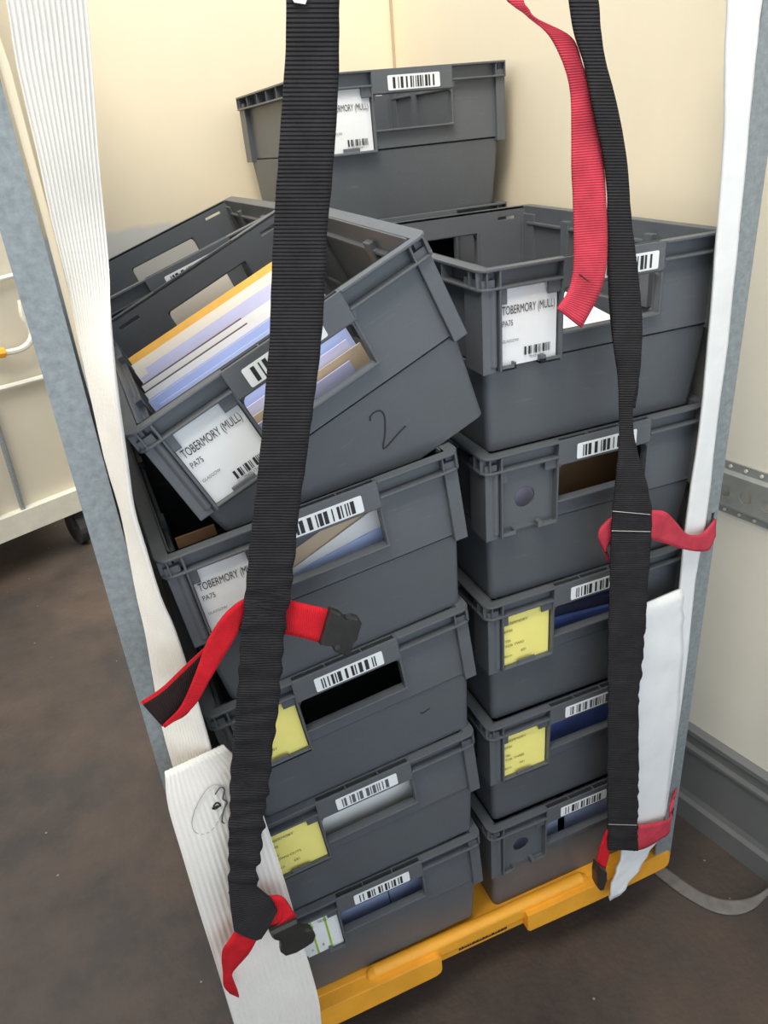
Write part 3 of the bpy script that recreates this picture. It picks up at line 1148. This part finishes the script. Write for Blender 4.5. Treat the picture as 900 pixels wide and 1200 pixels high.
# rear stacks that carry the two rear trays
for k, (y, z, rx) in enumerate(((1.3700, -1.1256, 0), (1.3715, -0.8910, -0.4), (1.3730, -0.6563, -0.8), (1.3745, -0.4217, -1.2), (1.3760, -0.1870, -1.6))):
    tray('BR%d' % k, (0.6208, y, z), (rx, 0, 0.4), 'plain grey tray in the rear stack below the highest tray', None, False, group='rear stack trays under the highest tray')
for k, (x, y, z, ry) in enumerate(((0.2291, 1.318, -1.1256, 0), (0.2240, 1.316, -0.8893, -1.2), (0.2140, 1.314, -0.6531, -2.4), (0.1991, 1.3045, -0.4171, -3.6))):
    tray('BL%d' % k, (x, y, z), (0, ry, 0), 'plain grey tray in the rear stack below the tilted rear tray', None, False, sticker=None, group='rear stack trays under the tilted rear tray')


# marker digit on the tilted tray, pen tick on the tray with the dark hand hole
def stroke(parent, name, pts, r, label):
    b = MB()
    P = [Vector(p) for p in pts]
    dense = [crom(P, t / 6) for t in range((len(P) - 1) * 6 + 1)]
    n = len(dense)
    vs = []
    for i, p in enumerate(dense):
        t = (dense[min(i + 1, n - 1)] - dense[max(i - 1, 0)]).normalized()
        w = Vector((-t.z, 0, t.x)) * r
        vs += [p + w, p - w]
    b.add(vs, [(2 * i, 2 * i + 1, 2 * i + 3, 2 * i + 2) for i in range(n - 1)])
    o = obj(name, b.mesh(name, M_INK), parent)
    o.matrix_local = T(0, 0, 0)
    o['label'] = label


def fy(z):                                   # front surface of the lower body
    return 0.0148 + 0.0122 * (-z - ZC) / (TH - ZC) - 0.0006


q = [(0.0375, -0.153), (0.040, -0.148), (0.047, -0.1465), (0.054, -0.150), (0.0545, -0.160), (0.046, -0.178), (0.035, -0.194), (0.039, -0.196), (0.048, -0.1935), (0.060, -0.190), (0.072, -0.1875)]
stroke(TRAYS['E'], 'marker_digit', [(x, fy(z), z) for x, z in q], 0.0011, 'handwritten black digit 2')
q = [(0.092, -0.163), (0.096, -0.166), (0.103, -0.164), (0.108, -0.163)]
stroke(TRAYS['C'], 'pen_tick', [(x, fy(z), z) for x, z in q], 0.0012, 'short black pen tick')


# ------------------------------------------------------------------ letters
def letter(key, name, label, group, m, w, h, x, y, zb, lean=0, roll=0, yaw=0, thick=0.0022, bow=0.0, cat='letter', pad=0.0):
    """an envelope standing in a tray: x, y, zb = middle of its lower edge in the tray's rim coordinates"""
    b = MB()
    nx, nz = 6, 4
    fr_, bk = [], []
    for j in range(nz + 1):
        for i in range(nx + 1):
            u, v = i / nx - 0.5, j / nz
            bw = bow * math.cos(math.pi * u)
            pd = pad * math.cos(math.pi * u) * math.sin(math.pi * v)
            fr_.append((u * w, bw - thick / 2 - pd, v * h))
            bk.append((u * w, bw + thick / 2 + pd, v * h))
    N = len(fr_)
    A = nx + 1
    fs = []
    for j in range(nz):
        for i in range(nx):
            a = j * A + i
            q_ = (a, a + 1, a + A + 1, a + A)
            fs += [q_, tuple(N + k for k in q_[::-1])]
        a, c = j * A, j * A + nx
        fs += [(a, a + A, N + a + A, N + a), (c + A, c, N + c, N + c + A)]
    for i in range(nx):
        a = nz * A + i
        fs += [(i + 1, i, N + i, N + i + 1), (a, a + 1, N + a + 1, N + a)]
    b.add(fr_ + bk, fs)
    t = TRAYS[key]
    M = t.matrix_world @ T(x, y, zb) @ Euler((math.radians(-lean), 0, 0)).to_matrix().to_4x4() @ Euler((0, math.radians(roll), math.radians(yaw))).to_matrix().to_4x4()
    return thing(name, label, cat, M, group, b.mesh(name, m))


bpy.context.view_layer.update()
GE = 'letters in the tilted tray'
FLO = -TH + 0.0045
spec0 = [
    (M_PAPERL, 0.215, 0.150, -0.055, 0.040, 5, 'short lavender envelope lowest in the tilted tray hand hole'),
    (M_TAN, 0.238, 0.157, -0.042, 0.047, 6, 'short tan envelope behind the lowest lavender one in the tilted tray'),
    (M_PAPERL, 0.228, 0.166, -0.046, 0.054, 7, 'short lavender envelope behind the tan one in the tilted tray'),
    (M_PAPERB, 0.224, 0.176, -0.050, 0.061, 8, 'short pale blue envelope in the tilted tray hand hole'),
    (M_PAPER, 0.220, 0.184, -0.050, 0.067, 9, 'short white envelope edge in the tilted tray hand hole'),
]
for k, (m, w, h, x, yb, lean, lab) in enumerate(spec0):
    letter('E', 'letter', lab, GE, m, w, h - 0.003, max(x, -0.1575 + w / 2), yb - 0.005, FLO + 0.0012, lean=lean, thick=0.003)
spec = [  # material, width, x, label: the tall letters from front to back, leaning further and further
    (M_PAPERB, 0.226, -0.034, 'pale blue envelope right behind the short ones in the tilted tray'),
    (M_PAPERB, 0.242, -0.044, 'pale blue envelope between a blue and a lavender one in the tilted tray'),
    (M_PAPERL, 0.236, -0.046, 'lavender envelope before the first tall white one in the tilted tray'),
    (M_PAPER, 0.240, -0.044, 'white envelope before the first maroon booklet in the tilted tray'),
    (M_PAPERM, 0.150, -0.088, 'short maroon booklet between two white letters in the tilted tray'),
    (M_PAPER, 0.240, -0.045, 'white envelope between the two maroon booklets in the tilted tray'),
    (M_PAPERM, 0.150, -0.086, 'short maroon booklet before the tall lavender letter in the tilted tray'),
    (M_PAPERL, 0.236, -0.036, 'lavender envelope behind the second maroon booklet in the tilted tray'),
    (M_PAPERL, 0.234, -0.026, 'lavender envelope touching the cream ones in the tilted tray'),
    (M_PAPERC, 0.242, -0.046, 'cream envelope next to the last lavender one in the tilted tray'),
    (M_PAPERC, 0.245, -0.044, 'cream envelope touching the gold padded one'),
]
for k, (m, w, x, lab) in enumerate(spec):
    lean = 9 + 2.3 * k
    dz = (0.0, 0.004, 0.001, 0.004, 0.001, 0.003, 0.0, 0.002, 0.004, 0.003, 0.006)[k]
    letter('E', 'letter', lab, GE, m, w, (0.211 + dz) / math.cos(math.radians(lean)), max(x, -0.1575 + w / 2), 0.070 + 0.0075 * k, FLO + 0.0015, lean=lean, thick=0.003)
letter('E', 'padded_envelope', 'gold padded envelope standing behind the letters in the tilted tray', None, M_PAD, 0.262, 0.262, -0.0265, 0.168, FLO + 0.0035, lean=35, thick=0.006, pad=0.003, cat='envelope')
letter('L', 'letter', 'white folded letter showing in the rear hand hole of the tilted tray', None, M_PAPERC, 0.150, 0.212, -0.020, 0.042, FLO + 0.002, lean=12, thick=0.012)
# letters in the tray under it
letter('D', 'letter', 'tan envelope across the hand hole of the tray under the tilted one', 'letters behind the hand hole under the tilted tray', M_TAN, 0.20, 0.152, 0.045, 0.0425, -0.2045, roll=-18.1, thick=0.002)
letter('D', 'letter', 'white envelope slanting across the hand hole below the tan one', 'letters behind the hand hole under the tilted tray', M_PAPER, 0.20, 0.131, 0.045, 0.0390, -0.2045, roll=-18.1, thick=0.002)
letter('D', 'letter', 'pale blue envelope low in the hand hole under the tilted tray', 'letters behind the hand hole under the tilted tray', M_PAPERB, 0.19, 0.131, 0.025, 0.0355, -0.2225, roll=-8, thick=0.002)
letter('D', 'cardboard_sheet', 'brown cardboard sheet upright inside the tray under the tilted one', None, M_KRAFT, 0.048, 0.220, -0.1365, 0.070, FLO + 0.002, thick=0.004, cat='cardboard')
letter('B', 'letter', 'white envelope filling the hand hole above the green striped card tray', None, M_PAPER, 0.25, 0.190, 0.0, 0.0365, FLO + 0.001, lean=1, thick=0.003)
letter('A', 'letter', 'blue envelope next to the green striped card in the bottom tray', 'blue letters in the green card tray', M_PAPERB, 0.140, 0.190, -0.050, 0.0365, FLO + 0.001, lean=3, thick=0.003)
letter('A', 'letter', 'blue envelope farther from the green striped card in the bottom tray', 'blue letters in the green card tray', M_PAPERB, 0.120, 0.192, 0.082, 0.0375, FLO + 0.001, lean=3, thick=0.003)
for k in range(3):
    letter('R5', 'letter', 'white letter lying low in the topmost upright tray', 'white letters in the topmost upright tray', M_PAPER, 0.22, 0.24, -0.01 + 0.01 * k, 0.034 + 0.003 * k, -0.166 + 0.009 * k, lean=88 - 3 * k, yaw=0, thick=0.003)
letter('R4', 'parcel', 'brown cardboard parcel in the tray with the empty label holder', None, M_KRAFT, 0.26, 0.145, 0.02, 0.14, FLO + 0.006, lean=10, thick=0.06, cat='parcel')
letter('R4', 'letter', 'pale blue letter seen through the round hole of the empty label holder', None, M_PAPERL, 0.10, 0.17, -0.112, 0.045, FLO, lean=2, thick=0.003)
for k in range(5):
    letter('R3', 'magazine', 'dark glossy magazine leaning in the tray below the empty label holder', 'dark magazines in an upright stack tray', M_DARKP if k % 2 else M_BLUE, 0.24, 0.125 + 0.013 * k, -0.01, 0.040 + 0.013 * k, FLO + 0.012, lean=3, roll=5, thick=0.008, cat='magazine')
letter('R2', 'letter', 'dark blue envelope in the upright stack tray second from the base', None, M_BLUE, 0.26, 0.185, 0.0, 0.055, FLO, lean=3, thick=0.006)
letter('R1', 'letter', 'blue envelope showing behind the empty round hole of the bottom upright tray', 'blue letters in the bottom upright tray', M_PAPERB, 0.130, 0.190, -0.085, 0.0370, FLO + 0.001, lean=4, thick=0.004)
letter('R1', 'letter', 'blue envelope in the bottom tray of the upright stack', 'blue letters in the bottom upright tray', M_PAPERB, 0.130, 0.190, 0.062, 0.0370, FLO + 0.001, lean=4, thick=0.004)


# ------------------------------------------------------------------ restraint straps
def buckle(name, outline, Y, parent, th=0.012, label=None):
    b = MB()
    o = [atY(x, y, Y) for x, y in outline]
    # bevelled extrusion along the view-facing Y direction
    c = sum(o, Vector()) / len(o)
    ins = [p.lerp(c, 0.10) for p in o]
    f = lambda pts, d: [p + Vector((0, d, 0)) for p in pts]
    b.loft([f(ins, -th / 2), f(o, -th / 4), f(o, th / 4), f(ins, th / 2)], True, True)
    ob = obj(name, b.mesh(name, M_BUCK), parent)
    if label:
        ob['label'] = label
    return ob


def stitch(parent, p0, p1, Y, n=26):
    b = MB()
    a, c = atY(p0[0], p0[1], Y), atY(p1[0], p1[1], Y)
    b.tube([a, a.lerp(c, 0.5), c], 0.0005, 5)
    obj('stitching', b.mesh('stitching', M_THREAD), parent)


sl = thing('restraint_strap', 'long black ribbed strap with red webbing and buckles hanging before the leaning stack', 'strap')
lst = [(-70, 339, 399), (0, 336, 397), (60, 335, 397), (120, 331, 395), (180, 327, 391), (220, 324, 388), (270, 321, 383), (340, 318, 380), (400, 316, 376), (460, 311, 369), (520, 306, 361), (570, 301, 354), (620, 295, 348),
       (660, 291, 344), (700, 287, 340), (740, 283, 333), (800, 279, 329), (850, 275, 323), (900, 271, 317), (950, 269, 311), (1000, 268, 305), (1045, 268, 300)]
yy = [0.700, 0.702, 0.705, 0.707, 0.708, 0.709, 0.710, 0.711, 0.712, 0.712, 0.712, 0.712, 0.712, 0.712, 0.711, 0.710, 0.712, 0.714, 0.716, 0.718, 0.718, 0.717]
rows = [(l, y, Y, r, y, Y) for (y, l, r), Y in zip(lst, yy)]
ribbon('black_webbing', rows, M_BLACK, sl, thick=0.003, across=8, sub=14, wr=0.0019, wrf=lambda t: 0.10 + 1.0 * max(0, t - 0.42) / 0.58, edge=0.0015, seed=3)
ribbon('folded_end', [(268, 1036, 0.714, 300, 1038, 0.714), (270, 1062, 0.710, 318, 1053, 0.710), (274, 1090, 0.708, 325, 1066, 0.708), (287, 1097, 0.708, 316, 1084, 0.708), (300, 1101, 0.708, 306, 1099, 0.708)], M_BLACK, sl, thick=0.004, sub=4, linear=True, smooth=False)
b = MB()
b.prism([atY(338, -8, 0.6985), atY(362, -8, 0.6985), atY(358, 5, 0.6985), atY(345, 3, 0.6985)], (0, 0, 0), (0, 0.0006, 0))
obj('white_tag', b.mesh('white_tag', M_PAPER), sl)
# sewn square across the strap
b = MB()
for k in range(5):
    y0 = 690 + 9 * k
    b.tube([atY(288 - 0.13 * (y0 - 690) + 2, y0 + (8 if k % 2 else 0), 0.7085), atY(336, y0 + (0 if k % 2 else 8), 0.7085)], 0.0005, 5)
obj('stitching', b.mesh('stitching', M_BLACK), sl)
# upper red arm with buckle
ribbon('red_webbing', [(330, 700, 0.722, 328, 742, 0.722), (345, 705, 0.716, 342, 744, 0.716), (362, 709, 0.712, 358, 748, 0.712), (389, 715, 0.712, 376, 753, 0.712)], M_RED, sl, thick=0.003, sub=5)
buckle('side_release_buckle', [(386, 712), (397, 716), (404, 722), (411, 720), (419, 722), (423, 729), (420, 738), (418, 747), (413, 752), (410, 762), (406, 768), (398, 764), (391, 762), (388, 756), (374, 754), (380, 734)], 0.708, sl, 0.013, 'black plastic buckle half on the upper red strap')
b = MB()
for hx, hy in ((408.5, 722.5), (395.5, 759)):
    c = atY(hx, hy, 0.7008)
    b.tube([c, c + Vector((0, 0.002, 0))], 0.0034, 10)
obj('buckle_eye', b.mesh('buckle_eye', M_RUB), sl)
ribbon('red_webbing', [(296, 700, 0.722, 296, 730, 0.722), (283, 704, 0.716, 284, 730, 0.716), (262, 722, 0.708, 272, 752, 0.708), (243, 752, 0.703, 258, 775, 0.703), (229, 790, 0.702, 245, 797, 0.702), (212, 828, 0.704, 226, 828, 0.704), (191, 850, 0.708, 193, 852, 0.708)], M_RED, sl, thick=0.003, sub=6)
ribbon('red_webbing', [(243, 756, 0.712, 240, 800, 0.712), (215, 782, 0.714, 222, 833, 0.714), (190, 806, 0.716, 204, 845, 0.714), (165, 823, 0.716, 190, 851, 0.711)], M_REDB, sl, thick=0.0025, sub=5)['label'] = 'red edged webbing showing its black back'
# lower red arm with buckle and tail
ribbon('red_webbing', [(301, 1052, 0.722, 316, 1086, 0.716), (318, 1050, 0.716, 318, 1088, 0.710), (332, 1052, 0.710, 330, 1083, 0.708), (347, 1073, 0.706, 316, 1089, 0.706)], M_RED, sl, thick=0.003, sub=5)
buckle('side_release_buckle', [(315, 1090), (330, 1083), (347, 1075), (350, 1082), (357, 1086), (364, 1086), (369, 1094), (367, 1100), (358, 1106), (346, 1113), (333, 1117), (328, 1113), (328, 1105), (326, 1098), (318, 1096)], 0.704, sl, 0.014, 'black plastic buckle half on the lower red strap')
ribbon('red_webbing', [(278, 1088, 0.713, 302, 1098, 0.713), (268, 1103, 0.712, 292, 1116, 0.712), (260, 1117, 0.716, 279, 1131, 0.716), (261, 1138, 0.724, 272, 1142, 0.724), (262, 1154, 0.730, 278, 1160, 0.730), (269, 1163, 0.735, 280, 1168, 0.735)], M_RED, sl, thick=0.003, sub=6)

sr = thing('restraint_strap', 'twisted black strap with faded red loops hanging before the upright stack', 'strap')
rt = [(-70, 655, 690, .738), (0, 667, 700.5, .742), (38, 673, 703.6, .744), (76, 685, 710, .746), (113, 692, 720, .748), (151, 700, 728, .75), (189, 708, 734, .752), (227, 712, 737, .754), (264, 712, 740, .756), (302, 713, 745, .758), (340, 715, 749, .76),
      (378, 718, 752, .76), (410, 720, 751, .76), (440, 724, 749, .76), (470, 725, 742, .76), (500, 725.5, 742, .76), (525, 725, 746, .76), (560, 722, 756, .76), (600, 718, 763, .76), (640, 716, 762, .76), (680, 715, 759, .76), (730, 713.5, 756, .76),
      (780, 712.5, 752, .76), (820, 713, 748, .76), (900, 712, 748, .76), (960, 712.4, 747, .76), (996, 712.4, 747, .76)]
ribbon('black_webbing', [(l, y, Y + (0.008 if 420 < y < 540 else 0), r, y, Y) for (y, l, r, Y) in rt], M_BLACK, sr, thick=0.003, across=8, sub=10, wr=0.0012, wrf=lambda t: 0.12 + 1.0 * max(0, t - 0.6) / 0.4, edge=0.0010, seed=9)
# the strap's back ply seen at the twist
ribbon('black_webbing', [(713, 235, .763, 722, 235, .768), (712, 300, .764, 730, 300, .768), (716, 380, .766, 735, 380, .768), (724, 440, .768, 748, 440, .766), (727, 480, .769, 744, 478, .766)], M_BLACK, sr, thick=0.002, sub=6, seed=4)
stitch(sr, (718, 599), (762, 603), 0.7575)
stitch(sr, (717, 622), (762, 623), 0.7575)
stitch(sr, (713, 966), (746, 967), 0.7575)
ribbon('red_webbing', [(756, 598, .764, 756, 631, .764), (768, 598, .766, 766, 633, .766), (780, 600, .768, 780, 637, .768), (792, 612, .770, 792, 641, .770), (804, 625, .772, 804, 644, .772), (820, 627, .776, 819, 646, .776), (830, 619, .785, 830, 644, .785), (838, 608, .797, 838, 628, .797)],
       M_RED2, sr, thick=0.003, sub=6, seed=2)
ribbon('red_webbing', [(722, 603, .766, 722, 628, .766), (712, 610, .768, 716, 634, .768), (701, 624, .770, 710, 645, .770), (705, 640, .774, 713, 652, .774), (711, 655, .778, 716, 662, .778)], M_RED2, sr, thick=0.003, sub=5)
ribbon('red_webbing', [(742, 968, .765, 742, 997, .765), (760, 966, .766, 757, 993, .766), (775, 963, .768, 772, 984, .768), (785, 959, .774, 784, 974, .774), (788, 945, .785, 784, 948, .785), (793, 924, .797, 788, 934, .797)], M_RED2, sr, thick=0.003, sub=6)
ribbon('red_webbing', [(720, 968, .766, 716, 996, .766), (712, 972, .764, 714, 996, .764), (704, 990, .762, 713, 1003, .762), (699, 1010, .760, 709, 1018, .760)], M_RED, sr, thick=0.003, sub=5)
buckle('side_release_buckle', [(699, 1010), (708, 1017), (708, 1027), (704, 1039), (700, 1040), (697, 1034), (697, 1020)], 0.760, sr, 0.02, 'black plastic buckle half seen edge on')
# free red strap end at the top
ribbon('hanging_red_webbing', [(580, -30, .775, 606, -30, .775), (594, 0, .772, 613, 0, .768), (612, 14, .770, 620, 11, .766), (625, 25, .766, 628, 21, .764), (645, 44, .762, 669, 43, .756), (661, 78, .760, 683, 76, .752), (669, 111, .758, 692, 108, .755),
        (670.5, 155, .756, 701, 152, .760), (670.5, 200, .754, 707, 197, .758), (672, 230, .752, 709, 228, .756), (673, 283, .748, 711, 280, .751), (672, 318, .745, 709, 318, .747), (666, 342, .742, 700, 348, .744), (653, 362, .740, 681, 384, .741)], M_RED2, sr, thick=0.003, sub=7)['label'] = 'faded red webbing end hanging free'
b = MB()
b.tube([atY(679, 321, 0.7425), atY(690, 330, 0.7435), atY(702, 336, 0.7445)], 0.0006, 5)
obj('stitching', b.mesh('stitching', M_RUB), sr)

# grey strap lying on the floor beside the container
gs = [(745, 992, 737, 1000), (767, 1008, 758.5, 1016.6), (790, 1024, 784.5, 1038), (819, 1044, 810.5, 1055.6), (848, 1054, 836.5, 1068.6), (871, 1054, 862.5, 1072), (888.5, 1048, 883, 1065), (900, 1040, 900, 1049), (915, 1026, 919, 1034), (930, 1008, 938, 1014)]
rws = []
for k, (a, c, d, e) in enumerate(gs):
    lift = 0.006 if k < 7 else 0.006 + 0.008 * (k - 6)
    P2 = []
    for p_, hz in (((a, c), lift + 0.004), ((d, e), 0.003)):
        v_ = atZ(p_[0], p_[1], hz)
        P2.append(v_ if (v_ - wa).dot(wn) > 0.034 else onplane(p_[0], p_[1], wa + wn * 0.034, wn))
    rws.append(tuple(P2))
g = thing('floor_strap', 'loose grey webbing strap curling on the dark van floor', 'strap')
ribbon('grey_webbing', rws, M_GREYW, g, thick=0.003, sub=6)

# ------------------------------------------------------------------ the other roll container, far behind on the left
O1, O2 = atZ(105, 592, 0.17), atZ(0, 635, 0.17)
u_ = (O1 - O2).normalized()
nv = Vector((-u_.y, u_.x, 0))
if nv.y > 0:
    nv = -nv
bgc = thing('roll_container', 'second roll container with beige panel and white wire rails standing further back', 'roll cage')


def bgp(s, z, off=0.0):
    """s metres along its front from the right end, z height, off towards the viewer"""
    p = O1 - u_ * s + nv * off
    return Vector((p.x, p.y, z))


def bgpix(px, py, off=0.0):
    return onplane(px, py, O1 + nv * off, nv)


b = MB()
b.prism([bgp(-0.0, 0.17), bgp(0.85, 0.17), bgp(0.85, 0.262), bgp(-0.0, 0.262)], nv * 0.02, nv * -0.75)
obj('base', b.mesh('base', M_WIRE), bgc)
b = MB()
b.prism([bgp(0.01, 0.262), bgp(0.84, 0.262), bgp(0.84, 1.75), bgp(0.01, 1.75)], nv * -0.02, nv * -0.03)
obj('front_panel', b.mesh('front_panel', M_BGCREAM), bgc)
for (p0, p1, r) in (((-60, 472), (70, 437), 0.011), ((-60, 342), (60, 312), 0.010)):
    b = MB()
    b.tube([bgpix(*p0, 0.0), bgpix(*p1, 0.0)], r, 8)
    obj('wire_rail', b.mesh('wire_rail', M_WIRE), bgc)
b = MB()
hk = [(24, 352), (27, 370), (36, 385), (37, 395), (32, 404), (22, 410), (8, 413), (0, 414), (-20, 417)]
P = [bgpix(x, y, 0.02) for x, y in hk]
b.tube([crom(P, t / 4) for t in range((len(P) - 1) * 4 + 1)], 0.011, 8)
obj('wire_hook', b.mesh('wire_hook', M_WIRE), bgc)
b = MB()
b.tube([bgpix(5, 413, 0.02), bgpix(-14, 416, 0.02)], 0.019, 8)
obj('hook_grip', b.mesh('hook_grip', M_YEL), bgc)
b = MB()
b.tube([bgpix(-12, 470, 0.0), bgpix(30, 606, 0.0)], 0.010, 8)
obj('upright_bar', b.mesh('upright_bar', M_STEEL), bgc)
b = MB()
b.tube([bgpix(-50, 470, 0.0), bgpix(-2, 620, 0.0)], 0.010, 8)
obj('upright_bar', b.mesh('upright_bar', M_STEEL), bgc)
for s, of in ((0.05, -0.06), (0.75, -0.06), (0.05, -0.65), (0.75, -0.65)):
    b = MB()
    c = bgp(s, 0.075, of)
    b.tube([c - u_ * 0.02, c + u_ * 0.02], 0.075, 20)
    b.prism([bgp(s - 0.03, 0.08, of), bgp(s + 0.03, 0.08, of), bgp(s + 0.04, 0.172, of), bgp(s - 0.04, 0.172, of)], nv * 0.03, nv * -0.03)
    obj('caster', b.mesh('caster', M_RUB), bgc)
bpy.context.view_layer.update()
